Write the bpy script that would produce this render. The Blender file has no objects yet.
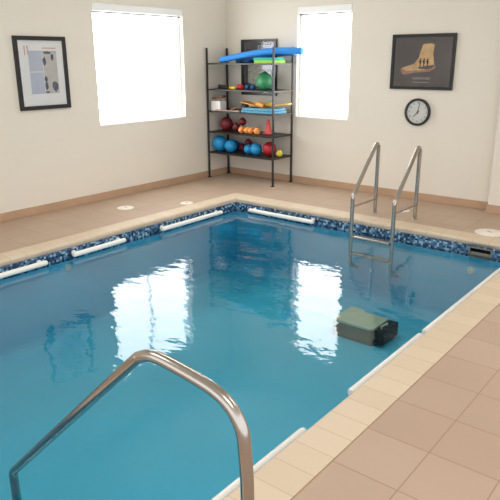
import bpy, bmesh, math, random
from math import sin, cos, pi, radians
from mathutils import Vector, Matrix

random.seed(7)
S = bpy.context.scene
COL = S.collection

# ------------------------------------------------------------------ materials
def lin(c):
    out = []
    for v in c:
        v = v / 255.0
        out.append(v / 12.92 if v <= .04045 else ((v + .055) / 1.055) ** 2.4)
    return tuple(out) + (1.0,)

def new_mat(name):
    m = bpy.data.materials.new(name)
    m.use_nodes = True
    nt = m.node_tree
    b = nt.nodes['Principled BSDF']
    return m, nt, b

def N(nt, kind, **kw):
    n = nt.nodes.new(kind)
    for k, v in kw.items():
        setattr(n, k, v)
    return n

def mat(name, rgb, rough=.5, metal=0.0, var=.06, scale=8.0, bump=0.0, bscale=60.0, spec=.5):
    """plain procedural surface: base colour with a gentle noise in it, optional fine bump"""
    m, nt, b = new_mat(name)
    c = lin(rgb)
    tc = N(nt, 'ShaderNodeTexCoord')
    no = N(nt, 'ShaderNodeTexNoise')
    no.inputs['Scale'].default_value = scale
    no.inputs['Detail'].default_value = 3
    nt.links.new(tc.outputs['Object'], no.inputs['Vector'])
    r = N(nt, 'ShaderNodeValToRGB')
    r.color_ramp.elements[0].position = .3
    r.color_ramp.elements[1].position = .7
    r.color_ramp.elements[0].color = tuple(v * (1 - var) for v in c[:3]) + (1,)
    r.color_ramp.elements[1].color = tuple(min(1, v * (1 + var)) for v in c[:3]) + (1,)
    nt.links.new(no.outputs['Fac'], r.inputs['Fac'])
    nt.links.new(r.outputs['Color'], b.inputs['Base Color'])
    b.inputs['Roughness'].default_value = rough
    b.inputs['Metallic'].default_value = metal
    b.inputs['Specular IOR Level'].default_value = spec
    if bump > 0:
        n2 = N(nt, 'ShaderNodeTexNoise')
        n2.inputs['Scale'].default_value = bscale
        nt.links.new(tc.outputs['Object'], n2.inputs['Vector'])
        bp = N(nt, 'ShaderNodeBump')
        bp.inputs['Strength'].default_value = bump
        bp.inputs['Distance'].default_value = .01
        nt.links.new(n2.outputs['Fac'], bp.inputs['Height'])
        nt.links.new(bp.outputs['Normal'], b.inputs['Normal'])
    return m

def emit_mat(name, rgb, strength):
    m = bpy.data.materials.new(name)
    m.use_nodes = True
    nt = m.node_tree
    nt.nodes.clear()
    o = N(nt, 'ShaderNodeOutputMaterial')
    e = N(nt, 'ShaderNodeEmission')
    e.inputs['Color'].default_value = rgb + (1,)
    e.inputs['Strength'].default_value = strength
    nt.links.new(e.outputs[0], o.inputs['Surface'])
    return m

WATER_Z = -.14
FLOOR_Z = -.93

M = {}
M['wall'] = mat('wall paint', (227, 220, 207), .9, var=.015, scale=1.2, bump=.05, bscale=90, spec=.2)
M['ceiling'] = mat('ceiling paint', (235, 230, 220), .95, var=.01, spec=.1)
M['base'] = mat('baseboard tile', (184, 152, 124), .45, var=.06, scale=4)
M['white'] = mat('white plastic', (240, 238, 232), .35, var=.015)
M['lid'] = mat('white lid plastic', (236, 228, 214), .4, var=.02)
M['vinyl'] = mat('white window vinyl', (242, 242, 240), .4, var=.01)
M['black'] = mat('black metal', (34, 31, 30), .45, var=.15, scale=20)
M['blackframe'] = mat('black lacquer frame', (30, 30, 30), .35, var=.1, scale=20)
M['steel'] = mat('brushed steel', (178, 172, 164), .2, metal=1.0, var=.04, scale=30)
M['steel2'] = mat('satin steel', (170, 166, 160), .28, metal=1.0, var=.04, scale=30)
M['blue'] = mat('blue rubber', (22, 142, 200), .5, var=.05, scale=14)
M['noodle'] = mat('blue foam', (52, 142, 224), .75, var=.06, scale=30, bump=.15, bscale=200)
M['noodle2'] = mat('deep blue foam', (22, 96, 180), .75, var=.06, scale=30, bump=.15, bscale=200)
M['red'] = mat('red rubber', (176, 30, 44), .45, var=.08, scale=14)
M['maroon'] = mat('maroon rubber', (120, 28, 38), .5, var=.1, scale=14)
M['orange'] = mat('orange foam', (246, 160, 84), .7, var=.07, scale=18)
M['coral'] = mat('coral plastic', (240, 104, 96), .5, var=.05)
M['yellow'] = mat('yellow rubber', (228, 214, 66), .5, var=.06)
M['finyellow'] = mat('yellow fin rubber', (240, 190, 84), .55, var=.06)
M['finorange'] = mat('orange fin rubber', (238, 158, 62), .55, var=.06)
M['green'] = mat('green rubber', (58, 140, 92), .45, var=.1, scale=12)
M['lime'] = mat('lime foam', (150, 200, 60), .75, var=.05, bump=.1)
M['teal'] = mat('teal foam', (28, 165, 140), .75, var=.05, bump=.1)
M['mat'] = mat('pale blue mat', (104, 168, 196), .8, var=.18, scale=45, bump=.5, bscale=70)
M['card'] = mat('white card', (236, 232, 226), .8, var=.03)
M['brown'] = mat('brown pad', (116, 76, 52), .8, var=.1)
M['wood'] = mat('pale stick wood', (192, 154, 136), .6, var=.08, scale=20)
M['dark'] = mat('dark rubber', (50, 44, 46), .6, var=.1)
M['navy'] = mat('navy foam', (30, 84, 138), .7, var=.08)
M['red2'] = mat('bright red plastic', (206, 44, 40), .5, var=.06)
M['yel2'] = mat('bright yellow plastic', (240, 206, 40), .5, var=.06)
M['paper'] = mat('white mat board', (251, 250, 247), .9, var=.01)
M['sub'] = mat('grey green deck plate', (236, 222, 190), .6, var=.06, scale=6, bump=.1)
M['subbody'] = mat('taupe painted body', (152, 122, 100), .6, var=.1, scale=6)
M['subblack'] = mat('black plastic end', (16, 18, 18), .5, var=.1)
M['grey'] = mat('grey plastic', (118, 116, 110), .5, var=.04)
M['throat'] = mat('dark grey plastic', (40, 40, 40), .6, var=.08)
M['ink_dark'] = mat('dark grey print', (96, 102, 118), .9, var=.4, scale=24)
M['ink_reflection_blue'] = mat('print with reflection blue', (206, 211, 224), .9, var=.05, scale=30)  # text print with the blue of a glass reflection put into its colour
M['ink_grey'] = mat('pale grey print', (212, 208, 202), .9, var=.06, scale=30)
M['ink_red'] = mat('pale red print', (226, 190, 180), .9, var=.06)
M['poster'] = mat('dark grey poster', (108, 102, 99), .8, var=.12, scale=5)
M['rock'] = mat('sunlit sandstone print', (238, 200, 148), .85, var=.14, scale=14)
M['rock2'] = mat('pink sandstone print', (196, 148, 124), .85, var=.2, scale=14)
M['ink_black'] = mat('black print', (26, 22, 22), .85, var=.05)
M['ink_white'] = mat('white print', (205, 198, 188), .85, var=.02)
M['dial'] = mat('white clock dial', (246, 245, 238), .6, var=.01)
M['poster2'] = mat('charcoal poster', (58, 58, 62), .8, var=.3, scale=10)
M['print_pale'] = mat('pale violet print', (150, 150, 166), .85, var=.08, scale=12)
M['print_stone'] = mat('stone grey print', (150, 150, 134), .85, var=.3, scale=26)
M['pane'] = emit_mat('bright daylit pane', (.96, .985, 1.0), 7.0)

# deck tiles: square grid, each tile a little different, thin reddish grout
def deck_material():
    m, nt, b = new_mat('deck tile')
    tc = N(nt, 'ShaderNodeTexCoord')
    mp = N(nt, 'ShaderNodeMapping')
    mp.inputs['Location'].default_value = (-4.96, 4.40, 0)
    nt.links.new(tc.outputs['Object'], mp.inputs['Vector'])
    bk = N(nt, 'ShaderNodeTexBrick', offset=0.0, squash=1.0)
    bk.inputs['Scale'].default_value = 1.0
    bk.inputs['Brick Width'].default_value = .305
    bk.inputs['Row Height'].default_value = .318
    bk.inputs['Mortar Size'].default_value = .003
    bk.inputs['Mortar Smooth'].default_value = .3
    bk.inputs['Color1'].default_value = lin((179, 155, 135))
    bk.inputs['Color2'].default_value = lin((185, 162, 142))
    bk.inputs['Mortar'].default_value = lin((158, 130, 107))
    nt.links.new(mp.outputs[0], bk.inputs['Vector'])
    no = N(nt, 'ShaderNodeTexNoise')
    no.inputs['Scale'].default_value = 2.3
    no.inputs['Detail'].default_value = 5
    nt.links.new(tc.outputs['Object'], no.inputs['Vector'])
    rp = N(nt, 'ShaderNodeValToRGB')
    rp.color_ramp.elements[0].color = (.93, .92, .90, 1)
    rp.color_ramp.elements[1].color = (1.05, 1.05, 1.06, 1)
    nt.links.new(no.outputs['Fac'], rp.inputs['Fac'])
    mx = N(nt, 'ShaderNodeMix', data_type='RGBA', blend_type='MULTIPLY')
    mx.inputs[0].default_value = 1
    nt.links.new(bk.outputs['Color'], mx.inputs[6])
    nt.links.new(rp.outputs['Color'], mx.inputs[7])
    nt.links.new(mx.outputs[2], b.inputs['Base Color'])
    b.inputs['Roughness'].default_value = .42
    b.inputs['Specular IOR Level'].default_value = .35
    bp = N(nt, 'ShaderNodeBump', invert=True)
    bp.inputs['Strength'].default_value = .1
    bp.inputs['Distance'].default_value = .003
    nt.links.new(bk.outputs['Fac'], bp.inputs['Height'])
    nt.links.new(bp.outputs['Normal'], b.inputs['Normal'])
    return m
M['deck'] = deck_material()

# coping: bullnose bricks with faint joints across the run (axis 0: runs along x, 1: along y)
def coping_material(axis):
    m, nt, b = new_mat('coping brick ' + 'xy'[axis])
    tc = N(nt, 'ShaderNodeTexCoord')
    sp = N(nt, 'ShaderNodeSeparateXYZ')
    nt.links.new(tc.outputs['Object'], sp.inputs[0])
    dv = N(nt, 'ShaderNodeMath', operation='DIVIDE')
    dv.inputs[1].default_value = .157
    nt.links.new(sp.outputs[axis], dv.inputs[0])
    fr = N(nt, 'ShaderNodeMath', operation='FRACT')
    nt.links.new(dv.outputs[0], fr.inputs[0])
    fl = N(nt, 'ShaderNodeMath', operation='FLOOR')
    nt.links.new(dv.outputs[0], fl.inputs[0])
    wn = N(nt, 'ShaderNodeTexWhiteNoise', noise_dimensions='1D')
    nt.links.new(fl.outputs[0], wn.inputs['W'])
    rp = N(nt, 'ShaderNodeValToRGB')
    rp.color_ramp.elements[0].color = lin((207, 188, 163))
    rp.color_ramp.elements[1].color = lin((213, 195, 171))
    nt.links.new(wn.outputs['Value'], rp.inputs['Fac'])
    jt = N(nt, 'ShaderNodeMath', operation='LESS_THAN')
    jt.inputs[1].default_value = .035
    nt.links.new(fr.outputs[0], jt.inputs[0])
    mx = N(nt, 'ShaderNodeMix', data_type='RGBA')
    nt.links.new(jt.outputs[0], mx.inputs[0])
    nt.links.new(rp.outputs['Color'], mx.inputs[6])
    mx.inputs[7].default_value = lin((192, 172, 147))
    nt.links.new(mx.outputs[2], b.inputs['Base Color'])
    b.inputs['Roughness'].default_value = .5
    b.inputs['Specular IOR Level'].default_value = .35
    return m
M['coping_x'] = coping_material(0)
M['coping_y'] = coping_material(1)

# mosaic waterline tiles, each small tile one of several blues
def mosaic_material():
    m, nt, b = new_mat('blue mosaic tile')
    tc = N(nt, 'ShaderNodeTexCoord')
    ad = N(nt, 'ShaderNodeVectorMath', operation='ADD')
    ad.inputs[1].default_value = (.004, .004, .0012)
    nt.links.new(tc.outputs['Object'], ad.inputs[0])
    sn = N(nt, 'ShaderNodeVectorMath', operation='SNAP')
    sn.inputs[1].default_value = (.021, .021, .021)
    nt.links.new(ad.outputs[0], sn.inputs[0])
    wn = N(nt, 'ShaderNodeTexWhiteNoise', noise_dimensions='3D')
    nt.links.new(sn.outputs[0], wn.inputs['Vector'])
    rp = N(nt, 'ShaderNodeValToRGB')
    rp.color_ramp.interpolation = 'CONSTANT'
    cols = [(0, (34, 50, 74)), (.28, (62, 94, 128)), (.55, (92, 132, 164)), (.75, (146, 180, 200)), (.9, (48, 72, 104))]
    e = rp.color_ramp.elements
    e[0].position, e[0].color = 0, lin(cols[0][1])
    e[1].position, e[1].color = cols[1][0], lin(cols[1][1])
    for p, c in cols[2:]:
        k = e.new(p)
        k.color = lin(c)
    nt.links.new(wn.outputs['Value'], rp.inputs['Fac'])
    nt.links.new(rp.outputs['Color'], b.inputs['Base Color'])
    b.inputs['Roughness'].default_value = .25
    return m
M['mosaic'] = mosaic_material()
M['plaster'] = mat('teal pool plaster', (104, 216, 246), .8, var=.04, scale=1.4, spec=.1)

def water_material():
    m = bpy.data.materials.new('pool water')
    m.use_nodes = True
    nt = m.node_tree
    nt.nodes.clear()
    o = N(nt, 'ShaderNodeOutputMaterial')
    tr = N(nt, 'ShaderNodeBsdfTransparent')
    tr.inputs['Color'].default_value = (.97, .99, 1.0, 1)
    gl = N(nt, 'ShaderNodeBsdfGlossy')
    gl.inputs['Roughness'].default_value = .0
    gl.inputs['Color'].default_value = (1, 1, 1, 1)
    fr = N(nt, 'ShaderNodeFresnel')
    fr.inputs['IOR'].default_value = 1.40
    mx = N(nt, 'ShaderNodeMixShader')
    tc = N(nt, 'ShaderNodeTexCoord')
    mp = N(nt, 'ShaderNodeMapping')
    mp.inputs['Rotation'].default_value = (0, 0, radians(-39))
    mp.inputs['Scale'].default_value = (1.0, 1.7, 1.0)
    n1 = N(nt, 'ShaderNodeTexNoise')
    n1.inputs['Scale'].default_value = 3.7
    n1.inputs['Detail'].default_value = 3.2
    n1.inputs['Roughness'].default_value = .45
    bp = N(nt, 'ShaderNodeBump')
    bp.inputs['Strength'].default_value = 1.0
    bp.inputs['Distance'].default_value = .0044
    nt.links.new(tc.outputs['Object'], mp.inputs['Vector'])
    nt.links.new(mp.outputs[0], n1.inputs['Vector'])
    nt.links.new(n1.outputs['Fac'], bp.inputs['Height'])
    nt.links.new(bp.outputs['Normal'], gl.inputs['Normal'])
    nt.links.new(bp.outputs['Normal'], fr.inputs['Normal'])
    nt.links.new(fr.outputs[0], mx.inputs['Fac'])
    nt.links.new(tr.outputs[0], mx.inputs[1])
    nt.links.new(gl.outputs[0], mx.inputs[2])
    va = N(nt, 'ShaderNodeVolumeAbsorption')
    va.inputs['Color'].default_value = (.74, .893, .895, 1)
    va.inputs['Density'].default_value = 1.0
    nt.links.new(va.outputs[0], o.inputs['Volume'])
    nt.links.new(mx.outputs[0], o.inputs['Surface'])
    return m
M['water'] = water_material()

def glass_material():
    m = bpy.data.materials.new('picture glass')
    m.use_nodes = True
    nt = m.node_tree
    nt.nodes.clear()
    o = N(nt, 'ShaderNodeOutputMaterial')
    tr = N(nt, 'ShaderNodeBsdfTransparent')
    gl = N(nt, 'ShaderNodeBsdfGlossy')
    gl.inputs['Roughness'].default_value = .11
    fr = N(nt, 'ShaderNodeFresnel')
    fr.inputs['IOR'].default_value = 1.38
    mx = N(nt, 'ShaderNodeMixShader')
    nt.links.new(fr.outputs[0], mx.inputs['Fac'])
    nt.links.new(tr.outputs[0], mx.inputs[1])
    nt.links.new(gl.outputs[0], mx.inputs[2])
    nt.links.new(mx.outputs[0], o.inputs['Surface'])
    return m
M['glass'] = glass_material()

# ------------------------------------------------------------------ mesh helpers
class MB:
    def __init__(self):
        self.bm = bmesh.new()

    def box(self, x0, x1, y0, y1, z0, z1, rot=None, at=None):
        vs = [Vector((x, y, z)) for x in (x0, x1) for y in (y0, y1) for z in (z0, z1)]
        if rot is not None:
            vs = [rot @ v for v in vs]
        if at is not None:
            vs = [v + Vector(at) for v in vs]
        v = [self.bm.verts.new(p) for p in vs]
        for f in ((0, 1, 3, 2), (4, 6, 7, 5), (0, 4, 5, 1), (2, 3, 7, 6), (0, 2, 6, 4), (1, 5, 7, 3)):
            self.bm.faces.new([v[i] for i in f])
        return self

    def quad(self, pts):
        self.bm.faces.new([self.bm.verts.new(p) for p in pts])
        return self

    def prism(self, pts, h, axis=Vector((0, 0, 1))):
        a = [self.bm.verts.new(Vector(p)) for p in pts]
        b = [self.bm.verts.new(Vector(p) + axis * h) for p in pts]
        n = len(pts)
        self.bm.faces.new(a[::-1])
        self.bm.faces.new(b)
        for i in range(n):
            self.bm.faces.new((a[i], a[(i + 1) % n], b[(i + 1) % n], b[i]))
        return self

    def tube(self, pts, r, seg=14, cap=True):
        pts = [Vector(p) for p in pts]
        rr = r if isinstance(r, (list, tuple)) else [r] * len(pts)
        rings = []
        t0 = (pts[1] - pts[0]).normalized()
        up = Vector((0, 0, 1)) if abs(t0.z) < .9 else Vector((1, 0, 0))
        n = (up - t0 * up.dot(t0)).normalized()
        for i, p in enumerate(pts):
            a = (pts[i] - pts[i - 1]).normalized() if i > 0 else None
            b = (pts[i + 1] - pts[i]).normalized() if i < len(pts) - 1 else None
            t = (a + b).normalized() if a is not None and b is not None else (a if a is not None else b)
            n = (n - t * n.dot(t)).normalized()
            bn = t.cross(n)
            rings.append([self.bm.verts.new(p + (n * cos(k * 2 * pi / seg) + bn * sin(k * 2 * pi / seg)) * rr[i]) for k in range(seg)])
        for i in range(len(rings) - 1):
            for k in range(seg):
                k2 = (k + 1) % seg
                self.bm.faces.new((rings[i][k], rings[i][k2], rings[i + 1][k2], rings[i + 1][k]))
        if cap:
            self.bm.faces.new(rings[0][::-1])
            self.bm.faces.new(rings[-1])
        return self

    def lathe(self, prof, at=(0, 0, 0), rot=None, seg=28):
        """profile of (radius, height) turned about local z"""
        at = Vector(at)
        def put(v):
            v = Vector(v)
            if rot is not None:
                v = rot @ v
            return self.bm.verts.new(v + at)
        rings = []
        for r, z in prof:
            if r < 1e-6:
                rings.append([put((0, 0, z))])
            else:
                rings.append([put((r * cos(k * 2 * pi / seg), r * sin(k * 2 * pi / seg), z)) for k in range(seg)])
        for a, b in zip(rings, rings[1:]):
            for k in range(seg):
                k2 = (k + 1) % seg
                if len(a) == 1 and len(b) == 1:
                    continue
                if len(a) == 1:
                    self.bm.faces.new((a[0], b[k2], b[k]))
                elif len(b) == 1:
                    self.bm.faces.new((a[k], a[k2], b[0]))
                else:
                    self.bm.faces.new((a[k], a[k2], b[k2], b[k]))
        return self

    def bevel(self, w, seg=2):
        bmesh.ops.bevel(self.bm, geom=self.bm.edges[:], offset=w, segments=seg, affect='EDGES', profile=.6, clamp_overlap=True)
        return self

    def build(self, name, material, parent=None, smooth=False, off=(0, 0, 0)):
        bmesh.ops.recalc_face_normals(self.bm, faces=self.bm.faces[:])
        me = bpy.data.meshes.new(name)
        if off != (0, 0, 0):
            bmesh.ops.translate(self.bm, verts=self.bm.verts[:], vec=-Vector(off))
        self.bm.to_mesh(me)
        self.bm.free()
        me.materials.append(M[material] if isinstance(material, str) else material)
        if smooth:
            for p in me.polygons:
                p.use_smooth = True
            try:
                me.set_sharp_from_angle(angle=radians(38))
            except Exception:
                pass
        o = bpy.data.objects.new(name, me)
        COL.objects.link(o)
        if parent is not None:
            o.parent = parent
        elif off != (0, 0, 0):
            o.location = off
        return o

def fillet(pts, rad, n=8):
    """round the inner corners of a polyline"""
    pts = [Vector(p) for p in pts]
    out = [pts[0]]
    for i in range(1, len(pts) - 1):
        r = rad[i - 1] if isinstance(rad, (list, tuple)) else rad
        a = (pts[i - 1] - pts[i]); b = (pts[i + 1] - pts[i])
        ang = a.angle(b)
        d = min(r / math.tan(ang / 2), a.length * .49, b.length * .49)
        r = d * math.tan(ang / 2)
        an, bn = a.normalized(), b.normalized()
        c = pts[i] + (an + bn).normalized() * (r / sin(ang / 2))
        p0, p1 = pts[i] + an * d, pts[i] + bn * d
        v0, v1 = p0 - c, p1 - c
        tot = v0.angle(v1)
        ax = v0.cross(v1).normalized()
        for k in range(n + 1):
            out.append(c + Matrix.Rotation(tot * k / n, 3, ax) @ v0)
    out.append(pts[-1])
    return out

def smooth_path(pts, n=6):
    """Catmull-Rom through points"""
    P = [Vector(p) for p in pts]
    P = [2 * P[0] - P[1]] + P + [2 * P[-1] - P[-2]]
    out = []
    for i in range(1, len(P) - 2):
        for k in range(n):
            t = k / n
            a, b, c, d = P[i - 1], P[i], P[i + 1], P[i + 2]
            out.append(.5 * ((2 * b) + (c - a) * t + (2 * a - 5 * b + 4 * c - d) * t * t + (3 * b - a - 3 * c + d) * t ** 3))
    out.append(P[-2])
    return out

def thing(name, label, cat, loc=(0, 0, 0), group=None, rz=0.0):
    o = bpy.data.objects.new(name, None)
    o.empty_display_size = .1
    COL.objects.link(o)
    o.location = loc
    o.rotation_euler = (0, 0, rz)
    o['label'] = label
    o['category'] = cat
    if group:
        o['group'] = group
    return o

def tag(o, label, cat, group=None):
    o['label'] = label
    o['category'] = cat
    if group:
        o['group'] = group
    return o

def struct(o, label=None, cat=None):
    o['kind'] = 'structure'
    if label:
        o['label'] = label
    if cat:
        o['category'] = cat
    return o

ROTX = Matrix.Rotation(pi / 2, 3, 'X')

# ------------------------------------------------------------------ room shell
PX0, PX1 = 1.06, 4.957        # outer edges of the coping
PY0, PY1 = -1.088, -6.62
LX0, LX1 = 1.25, 4.735        # lips of the coping
LY0, LY1 = -1.30, -6.40
TX0, TX1 = 1.268, 4.717       # tiled pool walls
TY0, TY1 = -1.318, -6.38
RX, RY = 9.0, -10.0
CEIL = 3.1

f = MB()
for (x0, x1, y0, y1) in ((0, PX0, RY, 0), (PX1, RX, RY, 0), (PX0, PX1, PY0, 0), (PX0, PX1, RY, PY1)):
    f.box(x0, x1, y0, y1, -.12, 0)
struct(f.build('floor', 'deck'), 'tan square tiled pool deck around the water', 'floor')

struct(MB().box(-.2, RX, RY, .2, CEIL, CEIL + .1).build('ceiling', 'ceiling'), 'plain white ceiling over the pool room', 'ceiling')

def wall_with_hole(a0, a1, z0, z1, h0, h1, hz0, hz1, put):
    m = MB()
    for (p, q, r, s) in ((a0, h0, z0, z1), (h1, a1, z0, z1), (h0, h1, z0, hz0), (h0, h1, hz1, z1)):
        put(m, p, q, r, s)
    return m
LW = (-2.352, -.888, .900, 2.300)      # left window: y0 y1 z0 z1
W3 = (4.84, 6.05, .905, 2.318)         # window on the wall projection right of the view
RW = (1.243, 2.056, .905, 2.318)       # back window: x0 x1 z0 z1
w = wall_with_hole(RY, .18, -.1, CEIL, *LW, lambda m, p, q, r, s: m.box(-.18, 0, p, q, r, s))
struct(w.build('wall_left', 'wall'), 'cream painted wall with the wide window on the left', 'wall')
putb = lambda m, p, q, r, s: m.box(p, q, 0, .18, r, s)
w = wall_with_hole(0, 4.5, -.1, CEIL, *RW, putb)
for (p, q, r, s) in ((4.5, W3[0], -.1, CEIL), (W3[1], RX, -.1, CEIL), (W3[0], W3[1], -.1, W3[2]), (W3[0], W3[1], W3[3], CEIL)):
    putb(w, p, q, r, s)
struct(w.build('wall_back', 'wall'), 'cream painted wall with the narrow window and the clock', 'wall')
struct(wall_with_hole(3.985, RX, 0, CEIL, *W3, lambda m, p, q, r, s: m.box(p, q, -.115, -.001, r, s)).build('wall_right', 'wall'), 'shallow wall projection at the right edge of the back wall', 'wall')
BH, BT = .092, .012
struct(MB().box(.0005, BT, RY, -BT, 0, BH).bevel(.003, 1).build('baseboard_left', 'base'))
struct(MB().box(.0005, 3.984, -BT, -.0005, 0, BH).bevel(.003, 1).build('baseboard_back', 'base'))
b = MB().box(3.985 - BT, RX, -.115 - BT, -.1155, 0, BH)
b.box(3.985 - BT, 3.9845, -.1155, -BT - .0005, 0, BH)
struct(b.build('baseboard_right', 'base'))

# windows: vinyl frame, centre mullion, sill and bright pane, each at the outer side of its opening
def window(name, horizontal_axis, a0, a1, z0, z1, mull, label, panem='pane'):
    root = bpy.data.objects.new(name, None)
    COL.objects.link(root)
    struct(root, label, 'window')
    D = .10
    def put(m, p, q, r, s, d0, d1):
        if horizontal_axis == 'y':
            m.box(-d1, -d0, p, q, r, s)
        else:
            m.box(p, q, d0, d1, r, s)
    e = .001
    fr = MB(); T = .035
    for (p, q, r, s) in ((a0 + e, a0 + T, z0 + e, z1 - e), (a1 - T, a1 - e, z0 + e, z1 - e), (a0 + T, a1 - T, z0 + e, z0 + T), (a0 + T, a1 - T, z1 - T, z1 - e)):
        put(fr, p, q, r, s, D - .04, D + .03)
    fr.build('window_frame', 'vinyl', root)
    if mull is not None:
        m = MB(); put(m, mull - .008, mull + .008, z0 + T, z1 - T, D - .02, D + .01)
        m.build('mullion', 'vinyl', root)
    g = MB(); put(g, a0 + T - .005, a1 - T + .005, z0 + T - .005, z1 - T + .005, D + .012, D + .02)
    g.build('window_pane', panem, root)
    si = MB(); put(si, a0 + e, a1 - e, z0 + .0005, z0 + .012, .002, D - .041)
    si.build('window_sill', 'vinyl', root)
    return root
window('window_1', 'y', *LW, -1.66, 'wide overexposed window with a centre bar in the left wall')
window('window_2', 'x', *RW, None, 'narrow overexposed window in the back wall beside the rack')

window('window_3', 'x', *W3, None, 'window of the back wall beyond the right picture edge', 'glass')

def roller_blind(axis, a0, a1, z, label):
    t = thing('roller_blind', label, 'blind', (-.03, (a0 + a1) / 2, z) if axis == 'y' else ((a0 + a1) / 2, .03, z), 'rolled up window blinds')
    h = (a1 - a0) / 2 - .004
    c = MB()
    if axis == 'y':
        c.box(-.028, .034, -h, h, -.085, -.001)
    else:
        c.box(-h, h, -.034, .028, -.085, -.001)
    c.bevel(.008).build('cassette', 'vinyl', t)
    p = MB()
    if axis == 'y':
        p.tube([(0, -h + .01, -.096), (0, h - .01, -.096)], .009, 10)
    else:
        p.tube([(-h + .01, 0, -.096), (h - .01, 0, -.096)], .009, 10)
    p.build('bottom_bar', 'grey', t, True)
roller_blind('y', LW[0], LW[1], LW[3], 'white roller blind cassette along the top of the wide left window')
roller_blind('x', RW[0], RW[1], RW[3], 'white roller blind cassette along the top of the narrow back window')

# ------------------------------------------------------------------ pool

def coping():
    root = bpy.data.objects.new('trim_1', None)
    COL.objects.link(root)
    struct(root, 'pale beige bullnose coping round the pool edge', 'coping')
    # cross section from outer to lip (distance from outer, z)
    def section(wd):
        s = [(0, -.07), (0, .004), (wd - .026, .004)]
        for k in range(1, 9):
            a = pi / 2 - k * pi / 8
            s.append((wd - .026 + .026 * cos(a), -.022 + .026 * sin(a)))
        s.append((wd - .03, -.05)); s.append((wd - .03, -.07))
        return s
    wl, wb, wr, wf = LX0 - PX0, PY0 - LY0, PX1 - LX1, LY1 - PY1
    def run(name, mtl, wd, place):
        m = MB()
        s = section(wd)
        a = [m.bm.verts.new(place(d, z, 0)) for d, z in s]
        b = [m.bm.verts.new(place(d, z, 1)) for d, z in s]
        for i in range(len(s)):
            j = (i + 1) % len(s)
            m.bm.faces.new((a[i], a[j], b[j], b[i]))
        m.build(name, mtl, root, True)
    # mitred corners: position along the run depends on the distance d
    run('coping_course', 'coping_y', wl, lambda d, z, e: Vector((PX0 + d, (PY0 - d * wb / wl) if e == 0 else (PY1 + d * wf / wl), z)))
    run('coping_course', 'coping_y', wr, lambda d, z, e: Vector((PX1 - d, (PY0 - d * wb / wr) if e == 0 else (PY1 + d * wf / wr), z)))
    run('coping_course', 'coping_x', wb, lambda d, z, e: Vector(((PX0 + d * wl / wb) if e == 0 else (PX1 - d * wr / wb), PY0 - d, z)))
    run('coping_course', 'coping_x', wf, lambda d, z, e: Vector(((PX0 + d * wl / wf) if e == 0 else (PX1 - d * wr / wf), PY1 + d, z)))
coping()

SK = (4.222, 4.446, -.166, -.062)   # skimmer mouth x0 x1 z0 z1
BAND = -.168
m = MB()
z0, z1 = BAND, -.052
m.box(TX0 - .02, TX0, TY1, TY0, z0, z1)
m.box(TX1, TX1 + .02, TY1, TY0, z0, z1)
m.box(TX0 - .02, TX1 + .02, TY1 - .02, TY1, z0, z1)
m.box(TX0 - .02, SK[0], TY0, TY0 + .02, z0, z1)
m.box(SK[1], TX1 + .02, TY0, TY0 + .02, z0, z1)
m.box(SK[0], SK[1], TY0, TY0 + .02, SK[3], z1)
struct(m.build('trim_2', 'mosaic'), 'band of blue mosaic tile at the waterline', 'tile band')

m = MB()
zt = BAND - .0005
rr = .12
# plaster walls curve into the floor
def loop(inset, z):
    return [(TX0 + inset, TY0 - inset, z), (TX1 - inset, TY0 - inset, z), (TX1 - inset, TY1 + inset, z), (TX0 + inset, TY1 + inset, z)]
prof = [(-.001, zt)] + [(rr - rr * cos(a), FLOOR_Z + rr - rr * sin(a)) for a in [k * pi / 2 / 6 for k in range(7)]]
rings = [[m.bm.verts.new(p) for p in loop(i, z)] for i, z in prof]
for a, b2 in zip(rings, rings[1:]):
    for k in range(4):
        m.bm.faces.new((a[k], a[(k + 1) % 4], b2[(k + 1) % 4], b2[k]))
m.bm.faces.new(rings[-1])
struct(m.build('pool_basin', 'plaster', None), 'teal plastered pool basin under the water', 'pool')

m = MB()
m.box(TX0 - .012, TX1 + .012, TY1 - .012, TY0 + .012, FLOOR_Z - .02, WATER_Z)
wo = m.build('pool_water', 'water')
wo['kind'] = 'stuff'
tag(wo, 'clear teal pool water with bright window reflections', 'water')

# skimmer in the far wall
t = thing('pool_skimmer', 'grey skimmer mouth in the blue tile below the right end of the far coping', 'skimmer', (4.334, TY0, -.145))
o = (4.334, TY0, -.145)
x0, x1, a0, a1 = SK
m = MB()
for (p, q, r, s) in ((x0, x0 + .014, a0, a1), (x1 - .014, x1, a0, a1), (x0 + .014, x1 - .014, a0, a0 + .014), (x0 + .014, x1 - .014, a1 - .012, a1)):
    m.box(p, q, TY0 - .006, TY0 + .02, r, s)
m.build('faceplate', 'grey', t, off=o)
m = MB()
m.box(x0 + .002, x1 - .002, TY0 + .14, TY0 + .145, a0, a1 - .001)
m.box(x0, x0 + .004, TY0 + .02, TY0 + .145, a0, a1 - .001); m.box(x1 - .004, x1, TY0 + .02, TY0 + .145, a0, a1 - .001)
m.box(x0, x1, TY0 + .02, TY0 + .145, a0 - .004, a0)
m.build('throat', 'throat', t, off=o)
m = MB().box(x0 + .018, x1 - .018, TY0 + .004, TY0 + .012, a0 + .016, a1 - .05).bevel(.002, 1)
m.build('weir_flap', 'grey', t, off=o)

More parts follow.
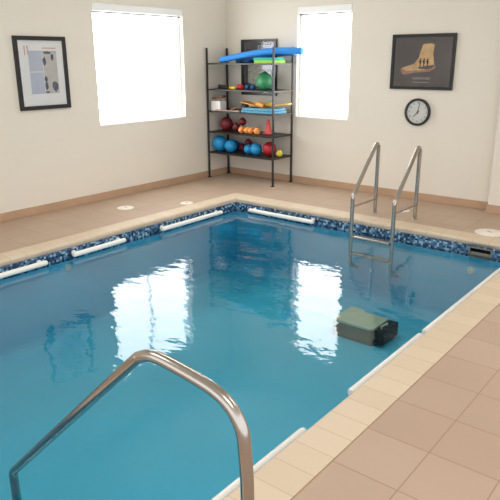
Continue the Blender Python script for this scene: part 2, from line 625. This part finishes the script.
# white grab bars on the tile
def grab_bar(p, d, n, L, label):
    """p start point on the tile face, d direction along the wall, n normal into the pool"""
    p, d, n = Vector(p), Vector(d), Vector(n)
    c = p + d * L / 2
    t = thing('grab_bar', label, 'grab bar', tuple(c), 'white grab bars round the pool')
    off = tuple(c)
    r = .0245
    g = n * .060
    MB().tube([p + g + d * .0, p + g + d * .012, p + g + d * (L - .012), p + g + d * L], [r * .8, r, r, r * .8], 14).build('bar', 'white', t, True, off=off)
    for e in (.045, L - .045):
        q = p + d * e
        m = MB()
        m.tube([q + n * .0005, q + n * .008, q + n * .0085, q + g * .85], [.026, .026, .015, .015], 14)
        m.build('bracket', 'white', t, True, off=off)
GZ = -.102
grab_bar((TX0, -4.09, GZ), (0, -1, 0), (1, 0, 0), 1.0, 'white grab bar on the left pool side, cut off by the left picture edge')
grab_bar((TX0, -3.17, GZ), (0, -1, 0), (1, 0, 0), .63, 'short white grab bar on the left pool side, middle one of three')
grab_bar((TX0, -1.665, GZ), (0, -1, 0), (1, 0, 0), .985, 'white grab bar on the left pool side, next to the far corner')
grab_bar((1.525, TY0, GZ), (1, 0, 0), (0, -1, 0), .94, 'white grab bar on the far pool side in front of the rack')
grab_bar((TX1, -1.395, GZ), (0, -1, 0), (-1, 0, 0), .985, 'white grab bar under the right coping, farthest one, by the skimmer corner')
grab_bar((TX1, -2.38, GZ), (0, -1, 0), (-1, 0, 0), .97, 'white grab bar under the right coping, second from the far corner')
grab_bar((TX1, -3.41, GZ), (0, -1, 0), (-1, 0, 0), .935, 'white grab bar under the right coping, third from the far corner')
grab_bar((TX1, -4.805, GZ), (0, -1, 0), (-1, 0, 0), 1.0, 'white grab bar under the right coping, nearest one, behind the curved handrail')

def return_fitting(p, rot, label):
    t = thing('return_fitting', label, 'pool fitting', p, 'white return fittings in the pool wall')
    MB().lathe([(0, .012), (.018, .012), (.02, .009), (.034, .008), (.038, 0), (0, 0)], rot=rot, seg=20).build('flange', 'white', t, True)
    MB().lathe([(0, .019), (.012, .018), (.015, .0125), (0, .0125)], rot=rot, seg=16).build('eyeball', 'white', t, True)
return_fitting((TX0, -3.83, -.235), Matrix.Rotation(pi / 2, 3, 'Y'), 'small white fitting in the left pool wall just under the water')
return_fitting((4.262, TY0, -.31), Matrix.Rotation(pi / 2, 3, 'X'), 'small white fitting under water below the skimmer mouth')

# round white lids let into the deck
def deck_lid(p, r, label):
    t = thing('deck_lid', label, 'lid', p, 'round white lids in the deck')
    MB().lathe([(r, -.004), (r, .004), (r * .96, .007), (r * .86, .007), (r * .855, .005), (r * .84, .005)], seg=36).build('rim', 'lid', t, True)
    MB().lathe([(r * .84, .001), (r * .84, .0075), (r * .82, .009), (r * .3, .010), (0, .010)], seg=36).build('cover', 'lid', t, True)
    MB().box(-.022, .022, -.006, .006, .0095, .0115).build('finger_slot', 'grey', t)
deck_lid((.571, -2.52, 0), .098, 'small round white lid on the left deck, nearer of the two by the wall')
deck_lid((.970, -1.90, 0), .078, 'small round white lid beside the left coping, closest to the far corner')
deck_lid((4.29, -.955, 0), .142, 'large round white skimmer lid in the deck at the right picture edge')
deck_lid((3.226, -.62, 0), .05, 'tiny round white lid in the deck behind the pool ladder')

# ------------------------------------------------------------------ pool ladder
def ladder():
    o = (3.24, -1.10, 0)
    t = thing('pool_ladder', 'stainless steel pool ladder with two hoop rails at the far pool side', 'ladder', o)
    r = .021
    for xb, xf in ((2.985, 3.02), (3.468, 3.497)):
        yb, yf = -.905, -1.49
        pts = [(xb, yb, .001), (xb, yb, .838), (xf, yf, .292), (xf, yf, -.46), (xf, TY0 - .001, -.54)]
        path = fillet(pts, [.045, .07, .10], 8)
        ra = MB().tube(path, r, 16).build('rail', 'steel', t, True, off=o)
        MB().tube([(xb, yb - .008, .165), (xf, yf + .008, .185)], .0155, 12).build('brace_bar', 'steel', t, True, off=o)
        MB().lathe([(.032, .0005), (.032, .005), (.027, .010), (.0215, .011)], at=(xb, yb, 0), seg=24).build('escutcheon', 'steel', t, True, off=o)
    for z in (-.125, -.315):
        s = MB().box(3.02 + .018, 3.497 - .018, -1.525, -1.445, z - .028, z).bevel(.010, 2)
        s.build('step', 'steel2', t, False, off=o)
ladder()

# near handrail
def handrail():
    y = -5.90
    o = (5.18, y, 0)
    t = thing('handrail', 'curved stainless steel handrail in the near foreground over the water', 'handrail', o)
    P = HR_POINTS
    path = [Vector((P[0][0], y, .001)), Vector((P[0][0], y, .25))] + [q for q in smooth_path([(px, y, pz) for px, pz in P], 8)]
    # sharp-ish elbow at the low end, then straight down to the pool step
    low = [Vector((HR_LOW[0], y, HR_LOW[1])), Vector((HR_LOW[0] - .002, y, FLOOR_Z + .001))]
    tail = fillet([path[-1], low[0], low[1]], [.05], 8)
    MB().tube(path + tail[1:], .0198, 20).build('rail', 'steel', t, True, off=o)
    MB().lathe([(.05, .0005), (.05, .006), (.036, .018), (.019, .020)], at=(P[0][0], y, 0), seg=28).build('escutcheon', 'steel', t, True, off=o)
HR_POINTS = [(5.186, .46), (5.184, .55), (5.178, .63), (5.168, .702), (5.130, .758), (5.066, .790), (4.95, .808), (4.85, .816), (4.80, .811), (4.755, .791), (4.70, .745), (4.28, .348)]
HR_LOW = (3.826, -.082)
handrail()

# ------------------------------------------------------------------ submerged platform
def platform():
    o = (3.45, -2.1, FLOOR_Z)
    t = thing('exercise_platform', 'grey green topped platform with a black end lying under water below the ladder', 'platform', o)
    zt = -.75
    x0, x1, y0, y1 = 3.29, 3.72, -2.27, -1.94
    MB().box(x0, x1, y0 + .015, y1 - .01, FLOOR_Z + .001, zt - .02).bevel(.008).build('body', 'subbody', t, off=o)
    MB().prism([(x0, y0, zt - .02), (x1 - .03, y0, zt - .02), (x1 + .01, y0 + .03, zt - .02), (x1 + .01, y1, zt - .02), (3.46, y1, zt - .02), (3.44, y1 + .05, zt - .02), (x0, y1 + .05, zt - .02)], .02).build('top_plate', 'sub', t, off=o)
    MB().box(x1 + .012, x1 + .11, y0 + .03, y1 + .02, FLOOR_Z + .03, zt - .012).bevel(.012).build('end_cap', 'subblack', t, off=o)
    MB().tube([(x1 + .05, y0 + .10, zt - .011), (x1 + .05, y0 + .10, zt + .008), (x1 + .06, y0 + .2, zt + .008), (x1 + .06, y0 + .2, zt - .011)], .011, 8).build('handle', 'white', t, True, off=o)
platform()

# ------------------------------------------------------------------ storage rack
SH = [1.615, 1.265, .965, .672, .378]     # shelf tops
RK = (.036, 1.204, -.470, -.042)
def rack():
    o = (.62, -.256, 0)
    t = thing('storage_rack', 'tall black open metal rack of five shelves in the room corner', 'rack', o)
    x0, x1, y0, y1 = RK
    h = .012
    for x in (x0, x1):
        for y in (y0, y1):
            p = MB().box(x - h, x + h, y - h, y + h, .012, 1.822).bevel(.003, 1).build('post', 'black', t, off=o)
            MB().box(x - .02, x + .02, y - .02, y + .02, .0005, .0125).build('foot_cap', 'dark', p, off=o)
    for z in SH:
        s = MB().box(x0 + h + .0005, x1 - h - .0005, y0 - .004, y1 + .004, z - .006, z)
        s.box(x0 + h + .0005, x1 - h - .0005, y0 - .012, y0 - .004, z - .016, z + .003)
        s.box(x0 + h + .0005, x1 - h - .0005, y1 + .004, y1 + .012, z - .016, z + .003)
        s.box(x0 - .004, x0 + .008, y0 + h + .0005, y1 - h - .0005, z - .016, z + .003)
        s.box(x1 - .008, x1 + .004, y0 + h + .0005, y1 - h - .0005, z - .016, z + .003)
        s.build('shelf', 'black', t, off=o)
rack()
E0 = .0008

def ball(name, x, y, shelf, r, mtl, label, group=None, squash=1.0):
    t = thing(name, label, 'ball', (x, y, SH[shelf] + E0), group)
    prof = []
    n = 20
    for k in range(n + 1):
        a = -pi / 2 + pi * k / n
        rad = r * (1 - (.012 if k % 5 == 2 else 0))
        prof.append((max(0, rad * cos(a)) if 0 < k < n else 0, r * squash + rad * squash * sin(a)))
    MB().lathe(prof, seg=32).build('ball_skin', mtl, t, True)
    d = Vector((.55, -.62, .55)).normalized()
    MB().lathe([(0, .0035), (.006, .003), (.008, 0), (0, 0)], at=Vector((0, 0, r * squash)) + d * r * .992, rot=d.to_track_quat('Z', 'Y').to_matrix(), seg=12).build('valve_plug', 'dark' if mtl != 'dark' else 'grey', t, True)

def dumbbell(x, y, shelf, ang, L, r, mtl, label, tilt=0.0, group=None, barm='dark', shape='disc'):
    """foam water dumbbell lying on its floats"""
    lift = abs(L / 2 * sin(tilt))
    z = SH[shelf] + E0 + r * cos(tilt) + lift + .002
    t = thing('foam_dumbbell', label, 'dumbbell', (x, y, SH[shelf] + E0), group)
    d = Vector((cos(ang) * cos(tilt), sin(ang) * cos(tilt), sin(tilt)))
    c = Vector((0, 0, z - SH[shelf] - E0))
    R = d.to_track_quat('Z', 'Y').to_matrix()
    MB().tube([c - d * L * .42, c + d * L * .42], r * .3, 10).build('bar', barm, t, True)
    w = L * .36
    for s in (-1, 1):
        if shape == 'disc':
            prof = [(0, -w / 2), (r * .8, -w / 2), (r * .97, -w * .32), (r, 0), (r * .97, w * .32), (r * .8, w / 2), (0, w / 2)]
        else:
            prof = [(0 if k in (0, 10) else r * sin(pi * k / 10), -r * cos(pi * k / 10)) for k in range(11)]
        MB().lathe(prof, at=c + d * s * (L / 2 - w / 2), rot=R, seg=24).build('float', mtl, t, True)

# top shelf -------------------------------------------------
def noodle(pts, mtl, label, r=.041):
    path = smooth_path(pts, 8)
    o = tuple(path[0])
    t = MB()
    t.tube(path, r, 18, cap=False)
    # hollow core: rim and dark inner bore at both ends
    t.tube(path, r * .34, 10, cap=False)
    bm = t.bm
    bm.edges.ensure_lookup_table()
    bmesh.ops.bridge_loops(bm, edges=[e for e in bm.edges if e.is_boundary and (sum((v.co for v in e.verts), Vector()) / 2 - path[0]).length < r * 1.2])
    bmesh.ops.bridge_loops(bm, edges=[e for e in bm.edges if e.is_boundary and (sum((v.co for v in e.verts), Vector()) / 2 - path[-1]).length < r * 1.2])
    return tag(t.build('foam_noodle', mtl, None, True, off=o), label, 'pool noodle', 'foam noodles on top of the rack')
noodle([(.235, -.40, 1.660), (.53, -.33, 1.711), (.78, -.29, 1.748), (1.03, -.26, 1.770), (1.25, -.235, 1.775), (1.47, -.21, 1.766)], 'noodle', 'long bright blue foam noodle arching over the top shelf past the window')
noodle([(.36, -.125, 1.653), (.62, -.125, 1.668), (.90, -.125, 1.722), (1.15, -.125, 1.742), (1.30, -.125, 1.742)], 'noodle2', 'deeper blue foam noodle lying behind the arched one on the top shelf', .034)

def kickboard(x0, x1, y0, y1, z, h, mtl, label):
    pts = []
    w = (y1 - y0)
    for k in range(9):
        a = pi / 2 + pi * k / 8
        pts.append((x0 + w / 2 * .7 + w / 2 * .7 * cos(a), (y0 + y1) / 2 + w / 2 * sin(a), z))
    pts += [(x1 - .02, y0, z), (x1, y0 + .02, z), (x1, y1 - .02, z), (x1 - .02, y1, z)]
    m = MB().prism(pts, h)
    o = ((x0 + x1) / 2, (y0 + y1) / 2, z)
    return tag(m.build('kickboard', mtl, None, True, off=o), label, 'kickboard', 'kickboards stacked on the top shelf')
kickboard(.80, 1.185, -.445, -.165, SH[0] + E0, .038, 'lime', 'lime green kickboard flat on the top shelf, bottom of the pair')
kickboard(.785, 1.17, -.435, -.17, SH[0] + E0 + .0385, .034, 'teal', 'teal green kickboard lying on the lime one under the noodles')
dumbbell(.50, -.24, 0, .1, .22, .026, 'navy', 'dark blue foam dumbbell on the top shelf left of the kickboards', 0)

# second shelf ----------------------------------------------
def dive_stick(x0, x1, y, z0, z1, r, mtl, label):
    a = Vector((x0, y, z0)); b = Vector((x1, y - .03, z1))
    c = (a + b) / 2
    t = thing('dive_stick', label, 'dive stick', (c.x, c.y, SH[1] + E0), 'coloured sticks on the second shelf')
    o = (c.x, c.y, SH[1] + E0)
    d = (b - a).normalized()
    MB().tube([a, a + d * .008, b - d * .008, b], [r * .7, r, r, r * .7], 12).build('stick_body', mtl, t, True, off=o)
    MB().tube([a - d * .02, a - d * .012, a - d * .0005], [r * .6, r * 1.1, r * 1.1], 12).build('end_knob', mtl, t, True, off=o)
s1 = SH[1] + E0
dive_stick(.12, .30, -.30, s1 + .032, s1 + .028, .025, 'dark', 'black stick at the left end of the second shelf')
dive_stick(.34, .45, -.32, s1 + .021, s1 + .021, .019, 'yel2', 'yellow stick on the second shelf between the black and red ones')
dive_stick(.485, .56, -.30, s1 + .036, s1 + .036, .033, 'red2', 'short red stick on the second shelf, right of the yellow one')
dumbbell(.655, -.27, 1, .12, .14, .034, 'navy', 'navy foam dumbbell on the second shelf beside the green ball')
t = thing('exercise_ball', 'green teardrop exercise ball on the second shelf in front of the framed print', 'ball', (.87, -.22, s1))
prof = [(0, 0), (.055, .004), (.09, .03), (.115, .075), (.118, .115), (.105, .16), (.075, .20), (.04, .225), (.016, .235), (0, .236)]
MB().lathe(prof, seg=30).build('ball_skin', 'green', t, True)
MB().lathe([(0, .252), (.012, .25), (.014, .236), (0, .234)], seg=14).build('valve_plug', 'dark', t, True)

# third shelf -----------------------------------------------
s2 = SH[2] + E0
t = thing('storage_box', 'small open white box at the left end of the third shelf', 'box', (.145, -.36, s2))
m = MB()
X, Y, H, T = .085, .065, .135, .004
m.box(-X, X, -Y, Y, 0, T)
m.box(-X, -X + T, -Y, Y, T, H); m.box(X - T, X, -Y, Y, T, H); m.box(-X + T, X - T, -Y, -Y + T, T, H); m.box(-X + T, X - T, Y - T, Y, T, H)
m.build('carton', 'card', t)
MB().box(-X + .01, X - .01, -.002, .002, 0, .05, rot=Matrix.Rotation(radians(60), 3, 'X'), at=(0, Y + .001, H + .001)).build('flap', 'card', t)
m = MB().box(-.10, .10, -.045, .045, -.012, .012, rot=Matrix.Rotation(radians(-9), 3, 'Y'))
m.bevel(.008)
tag(m.build('brown_pad', 'brown', None, True, off=(0, 0, 0)), 'brown pad resting tilted in the open white box', 'pad').location = (.155, -.362, s2 + .186)
def stick(p, q, r, label):
    p, q = Vector(p), Vector(q)
    c = (p + q) / 2
    m = MB(); d = (q - p).normalized()
    m.tube([p, p + d * .01, p + d * .09, p + d * .1, q - d * .1, q - d * .09, q - d * .01, q], [r * .9, r * 1.5, r * 1.5, r, r, r * 1.5, r * 1.5, r * .9], 10)
    tag(m.build('exercise_stick', 'wood', None, True, off=tuple(c)), label, 'stick', 'pale sticks on the third shelf')
stick((.16, -.444, s2 + .012), (.60, -.440, s2 + .012), .008, 'pale pink exercise stick lying along the front of the third shelf')
stick((.27, -.25, s2 + .012), (.50, -.12, s2 + .085), .008, 'pale pink exercise stick leaning up against the dark ball')
ball('small_ball', .545, -.25, 2, .058, 'dark', 'small dark ball on the third shelf beside the blue mat')
t = thing('exercise_mat', 'pale blue bumpy mat folded flat along the third shelf under the fins', 'mat', (.90, -.27, s2))
for k, (a, b2, z) in enumerate(((-.29, .275, 0), (-.27, .255, .0325))):
    m = MB()
    n = 14
    for j in range(n):
        u0 = a + (b2 - a) * j / n; u1 = a + (b2 - a) * (j + 1) / n - .002
        m.box(u0, u1, -.155, .15, z + .0005, z + .031)
    m.bevel(.009, 2)
    m.build('mat_layer', 'mat', t, True)
def fin(x, y, z, ang, tilt, mtl, label):
    t = thing('swim_fin', label, 'swim fin', (x, y, z), 'swim fins on the third shelf', rz=ang)
    R = Matrix.Rotation(-tilt, 3, 'Y')
    m = MB()
    pts = [(.05, -.04, 0), (.30, -.075, 0), (.33, -.05, 0), (.335, 0, 0), (.33, .05, 0), (.30, .075, 0), (.05, .04, 0)]
    m.prism([R @ Vector(p) for p in pts], .012, R @ Vector((0, 0, 1)))
    m.tube([R @ Vector((.05, -.04, .008)), R @ Vector((.30, -.075, .008))], .008, 8); m.tube([R @ Vector((.05, .04, .008)), R @ Vector((.30, .075, .008))], .008, 8)
    m.build('blade', mtl, t, True)
    m = MB()
    m.tube([R @ Vector(p) for p in ((-.07, 0, .024), (-.02, 0, .034), (.04, 0, .034), (.09, 0, .018))], [.026, .036, .036, .016], 14, cap=False)
    m.build('foot_pocket', mtl, t, True)
fin(.87, -.32, s2 + .076, pi - .12, .16, 'finorange', 'orange swim fin on the blue mat with its blade pointing left')
fin(.95, -.22, s2 + .076, .10, .14, 'finyellow', 'yellow swim fin on the blue mat with its blade pointing right')

# fourth shelf ----------------------------------------------
ball('exercise_ball', .195, -.25, 3, .096, 'maroon', 'dark red ball at the left of the fourth shelf')
dumbbell(.455, -.27, 3, .25, .20, .056, 'maroon', 'maroon foam dumbbell tilted up on the fourth shelf', .68)
dumbbell(.635, -.38, 3, .06, .155, .046, 'orange', 'pale orange foam dumbbell on the fourth shelf, nearest the maroon one', barm='orange', group='orange dumbbells on the fourth shelf')
dumbbell(.800, -.37, 3, .06, .155, .046, 'orange', 'pale orange foam dumbbell on the fourth shelf, beside the cone', barm='orange', group='orange dumbbells on the fourth shelf')
t = thing('marker_cone', 'coral red marker cone on the fourth shelf', 'cone', (.91, -.19, SH[3] + E0))
MB().box(-.062, .062, -.062, .062, 0, .012).bevel(.004).build('base_plate', 'coral', t)
MB().lathe([(.058, .0125), (.052, .02), (.022, .19), (.017, .196), (.013, .19), (.040, .02)], seg=26).build('cone_body', 'coral', t, True)

# bottom shelf ----------------------------------------------
ball('exercise_ball', .130, -.335, 4, .113, 'blue', 'largest blue ball at the left end of the bottom shelf')
ball('exercise_ball', .340, -.335, 4, .092, 'blue', 'medium blue ball on the bottom shelf, second from the left')
ball('exercise_ball', .25, -.115, 4, .068, 'noodle2', 'deep blue ball at the back of the bottom shelf behind two others')
dumbbell(.475, -.165, 4, .25, .19, .054, 'maroon', 'maroon foam dumbbell tilted on the bottom shelf between the blue balls', .62)
ball('exercise_ball', .655, -.31, 4, .07, 'blue', 'smallest blue ball on the bottom shelf, right of the maroon dumbbell')
ball('exercise_ball', .805, -.33, 4, .083, 'blue', 'blue ball on the bottom shelf touching near the red one')
ball('exercise_ball', .995, -.27, 4, .098, 'red', 'bright red ball on the bottom shelf behind the front right post')
ball('small_ball', 1.148, -.245, 4, .046, 'yellow', 'small yellow ball at the right end of the bottom shelf')

# ------------------------------------------------------------------ pictures and clock
def text_mesh(body, size, mtl, name, parent, loc, rot, align='CENTER'):
    cu = bpy.data.curves.new(name, 'FONT')
    cu.body = body
    cu.size = size
    cu.align_x = align
    cu.align_y = 'CENTER'
    cu.resolution_u = 2
    cu.extrude = .0004
    tmp = bpy.data.objects.new(name, cu)
    COL.objects.link(tmp)
    bpy.context.view_layer.update()
    me = bpy.data.meshes.new_from_object(tmp)
    bpy.data.objects.remove(tmp)
    o = bpy.data.objects.new(name, me)
    me.materials.clear()
    me.materials.append(M[mtl])
    COL.objects.link(o)
    o.parent = parent
    o.location = loc
    o.rotation_euler = rot
    return o

# pictures are built in a local frame: x right, z up, y = -distance off the wall, wall at y = 0
def framed(name, label, loc, rz, w, h, fw, backm):
    t = thing(name, label, 'framed picture', loc, None, rz)
    fr = MB()
    d0, d1 = -.028, -.001
    for (a, b2, c, d) in ((-w / 2, -w / 2 + fw, -h / 2, h / 2), (w / 2 - fw, w / 2, -h / 2, h / 2), (-w / 2 + fw, w / 2 - fw, -h / 2, -h / 2 + fw), (-w / 2 + fw, w / 2 - fw, h / 2 - fw, h / 2)):
        fr.box(a, b2, d0, d1, c, d)
    fr.build('frame', 'blackframe', t)
    MB().box(-w / 2 + fw, w / 2 - fw, -.010, -.004, -h / 2 + fw, h / 2 - fw).build('mat_board', backm, t)
    MB().box(-w / 2 + fw, w / 2 - fw, -.0200, -.0185, -h / 2 + fw, h / 2 - fw).build('glass', 'glass', t)
    return t
def patch(t, name, mtl, polys, y=-.0102):
    m = MB()
    for p in polys:
        m.prism([(x, y, z) for x, z in p], .0006, Vector((0, -1, 0)))
    return m.build(name, mtl, t)
def rect(x0, x1, z0, z1):
    return [(x0, z0), (x1, z0), (x1, z1), (x0, z1)]

# left wall picture (faces +x)
t = framed('framed_picture', 'black framed white print hanging on the left wall left of the window', (0, -3.078, 1.533), pi / 2, .632, .765, .042, 'paper')
# two columns of a printed page: text on the left, tinted blue for the glass reflection, dark photographs on the right
patch(t, 'text_block', 'ink_reflection_blue', [rect(-.155, .012, .02, .235), rect(-.155, .012, -.215, .012)])
patch(t, 'text_column', 'ink_grey', [rect(.018, .19, -.215, .235)])
for q in (rect(.02, .19, .255, .268), rect(-.20, -.185, .19, .285), rect(-.165, -.15, .20, .285)):
    patch(t, 'headline', 'ink_red', [q])
def blob(cx, cz, rx, rz, n=12, seed=1):
    rnd = random.Random(seed)
    return [(cx + rx * cos(k * 2 * pi / n) * (.75 + .4 * rnd.random()), cz + rz * sin(k * 2 * pi / n) * (.75 + .4 * rnd.random())) for k in range(n)]
for q in [blob(.035, .125, .022, .045, seed=3), blob(.075, .215, .055, .014, seed=4), blob(.135, .165, .018, .036, seed=5), blob(.035, -.06, .02, .03, seed=6), blob(.035, -.13, .022, .05, seed=7), blob(.145, -.14, .045, .06, seed=8), blob(.04, -.20, .03, .012, seed=9)]:
    patch(t, 'print', 'ink_dark', [q], -.0110)

# back wall poster with the lit rock and three small figures
t = framed('framed_picture', 'black framed dark poster of a lit rock with three small figures above the clock', (3.022, 0, 1.631), 0, .772, .620, .034, 'poster')
for q in ([(-.10, -.02), (-.045, .05), (-.03, .12), (.0, .20), (.10, .205), (.135, .19), (.125, .10), (.135, .03), (.15, -.03), (-.06, -.06)],
                           [(-.26, -.07), (-.14, -.03), (-.08, -.015), (-.04, -.075), (.10, -.085), (-.04, -.095), (-.20, -.10)]):
    patch(t, 'print', 'rock', [q])
for q in [[(-.265, -.075), (-.20, -.10), (-.02, -.10), (.13, -.065), (.155, -.03), (.165, -.065), (.10, -.105), (-.10, -.12), (-.22, -.145), (-.255, -.12)]]:
    patch(t, 'print', 'rock2', [q], -.0109)
figs = []
for cx in (-.022, .022, .066):
    figs += [[(cx - .012, -.055), (cx - .004, -.02), (cx + .004, -.02), (cx + .010, -.055), (cx + .004, -.055), (cx, -.03), (cx - .006, -.055)],
             rect(cx - .010, cx + .010, -.02, .018), blob(cx, .03, .010, .012, 8, 2), [(cx - .02, .012), (cx - .01, .018), (cx - .01, .004), (cx - .022, .0)]]
patch(t, 'figure_print', 'ink_black', figs, -.0116)
text_mesh('TEAMWORK', .040, 'ink_white', 'title_lettering', t, (.0, -.0108, -.185), (pi / 2, 0, 0))
patch(t, 'caption_print', 'ink_white', [rect(-.10 + .034 * k, -.10 + .034 * k + .027, -.232, -.225) for k in range(6)] , -.0104)

# print behind the rack
t = framed('framed_picture', 'black framed print hanging low in the corner behind the storage rack', (.605, 0, 1.555), 0, .628, .755, .034, 'poster2')
for q in [rect(-.02, .255, .19, .30), rect(.07, .25, -.02, .12), rect(-.05, .24, -.305, -.26)]:
    patch(t, 'print', 'print_pale', [q])
for q in [[(-.20, -.20), (-.05, -.25), (.07, -.22), (.07, .12), (.02, .17), (-.20, .16)], blob(.17, -.15, .07, .09, seed=12)]:
    patch(t, 'print', 'print_stone', [q], -.0106)
patch(t, 'figure_print', 'ink_dark', [rect(.0, .03, .19, .29), rect(.05, .08, .19, .28), rect(.10, .13, .19, .295)], -.0112)

# wall clock
t = thing('wall_clock', 'round black rimmed white wall clock under the dark poster', 'clock', (3.014, 0, 1.060))
R = ROTX          # local z -> -y
r = .160
MB().lathe([(r * .9, .001), (r, .004), (r, .030), (r * .97, .040), (r * .90, .043), (r * .84, .036), (r * .83, .012), (r * .83, .001)], rot=R, seg=48).build('case', 'blackframe', t, True)
MB().lathe([(r * .83, .004), (r * .83, .011), (0, .011)], rot=R, seg=48).build('dial', 'dial', t)
for k in range(1, 13):
    a = pi / 2 - k * pi / 6
    text_mesh(str(k), .030, 'ink_dark', 'numeral', t, (r * .67 * cos(a), -.0118, r * .67 * sin(a)), (pi / 2, 0, 0))
def hand(name, ang, L, wd, y):
    dx, dz = sin(ang), cos(ang)
    m = MB()
    m.prism([(-dx * .02 - dz * wd, y, -dz * .02 + dx * wd), (-dx * .02 + dz * wd, y, -dz * .02 - dx * wd), (dx * L + dz * wd * .5, y, dz * L - dx * wd * .5), (dx * L - dz * wd * .5, y, dz * L + dx * wd * .5)], .0012, Vector((0, -1, 0)))
    m.build(name, 'ink_black', t)
hand('minute_hand', radians(10), .112, .0042, -.0150)
hand('hour_hand', radians(222), .080, .0055, -.0132)
MB().lathe([(.008, .011), (.008, .019), (0, .019)], rot=R, seg=16).build('hub_cap', 'ink_black', t)
MB().lathe([(r * .835, .0290), (r * .835, .0305), (0, .0305)], rot=R, seg=48).build('glass', 'glass', t)

# ------------------------------------------------------------------ light
W = bpy.data.worlds.new('World')
S.world = W
W.use_nodes = True
bg = W.node_tree.nodes['Background']
bg.inputs['Color'].default_value = (.97, .985, 1.02, 1)
bg.inputs['Strength'].default_value = 1.65

def area(name, loc, rot, sx, sy, power, col=(1, 1, 1)):
    l = bpy.data.lights.new(name, 'AREA')
    l.shape = 'RECTANGLE'
    l.size, l.size_y = sx, sy
    l.energy = power
    l.color = col
    o = bpy.data.objects.new(name, l)
    o.location = loc
    o.rotation_euler = rot
    COL.objects.link(o)
    return o
for i, (x, y) in enumerate(((2.6, -3.2), (6.2, -3.2), (2.6, -6.6), (6.2, -6.6))):  # unseen area lights added below the ceiling to fill the room softly
    area('ceiling_fill_light', (x, y, CEIL - .02), (0, 0, 0), 1.2, .6, 22, (1, .97, .93))

# ------------------------------------------------------------------ camera
cam = bpy.data.cameras.new('Camera')
co = bpy.data.objects.new('Camera', cam)
COL.objects.link(co)
yaw, pitch, roll = .680776701, -.307203412, -.004206687
F = Vector((-sin(yaw) * cos(pitch), cos(yaw) * cos(pitch), sin(pitch)))
Rt = Vector((cos(yaw), sin(yaw), 0))
U = Rt.cross(F)
R2 = Rt * cos(roll) + U * sin(roll)
U2 = -Rt * sin(roll) + U * cos(roll)
m4 = Matrix((R2, U2, -F)).transposed().to_4x4()
m4.translation = Vector((6.09160275, -7.00228561, 1.68))
co.matrix_world = m4
cam.sensor_width = 36
cam.lens = 604.070468 / 500 * 36
cam.clip_start = .05
S.camera = co

S.view_settings.view_transform = 'Standard'
S.view_settings.look = 'None'
S.view_settings.exposure = 0.13
S.view_settings.gamma = 1.0
S.view_settings.use_curve_mapping = False
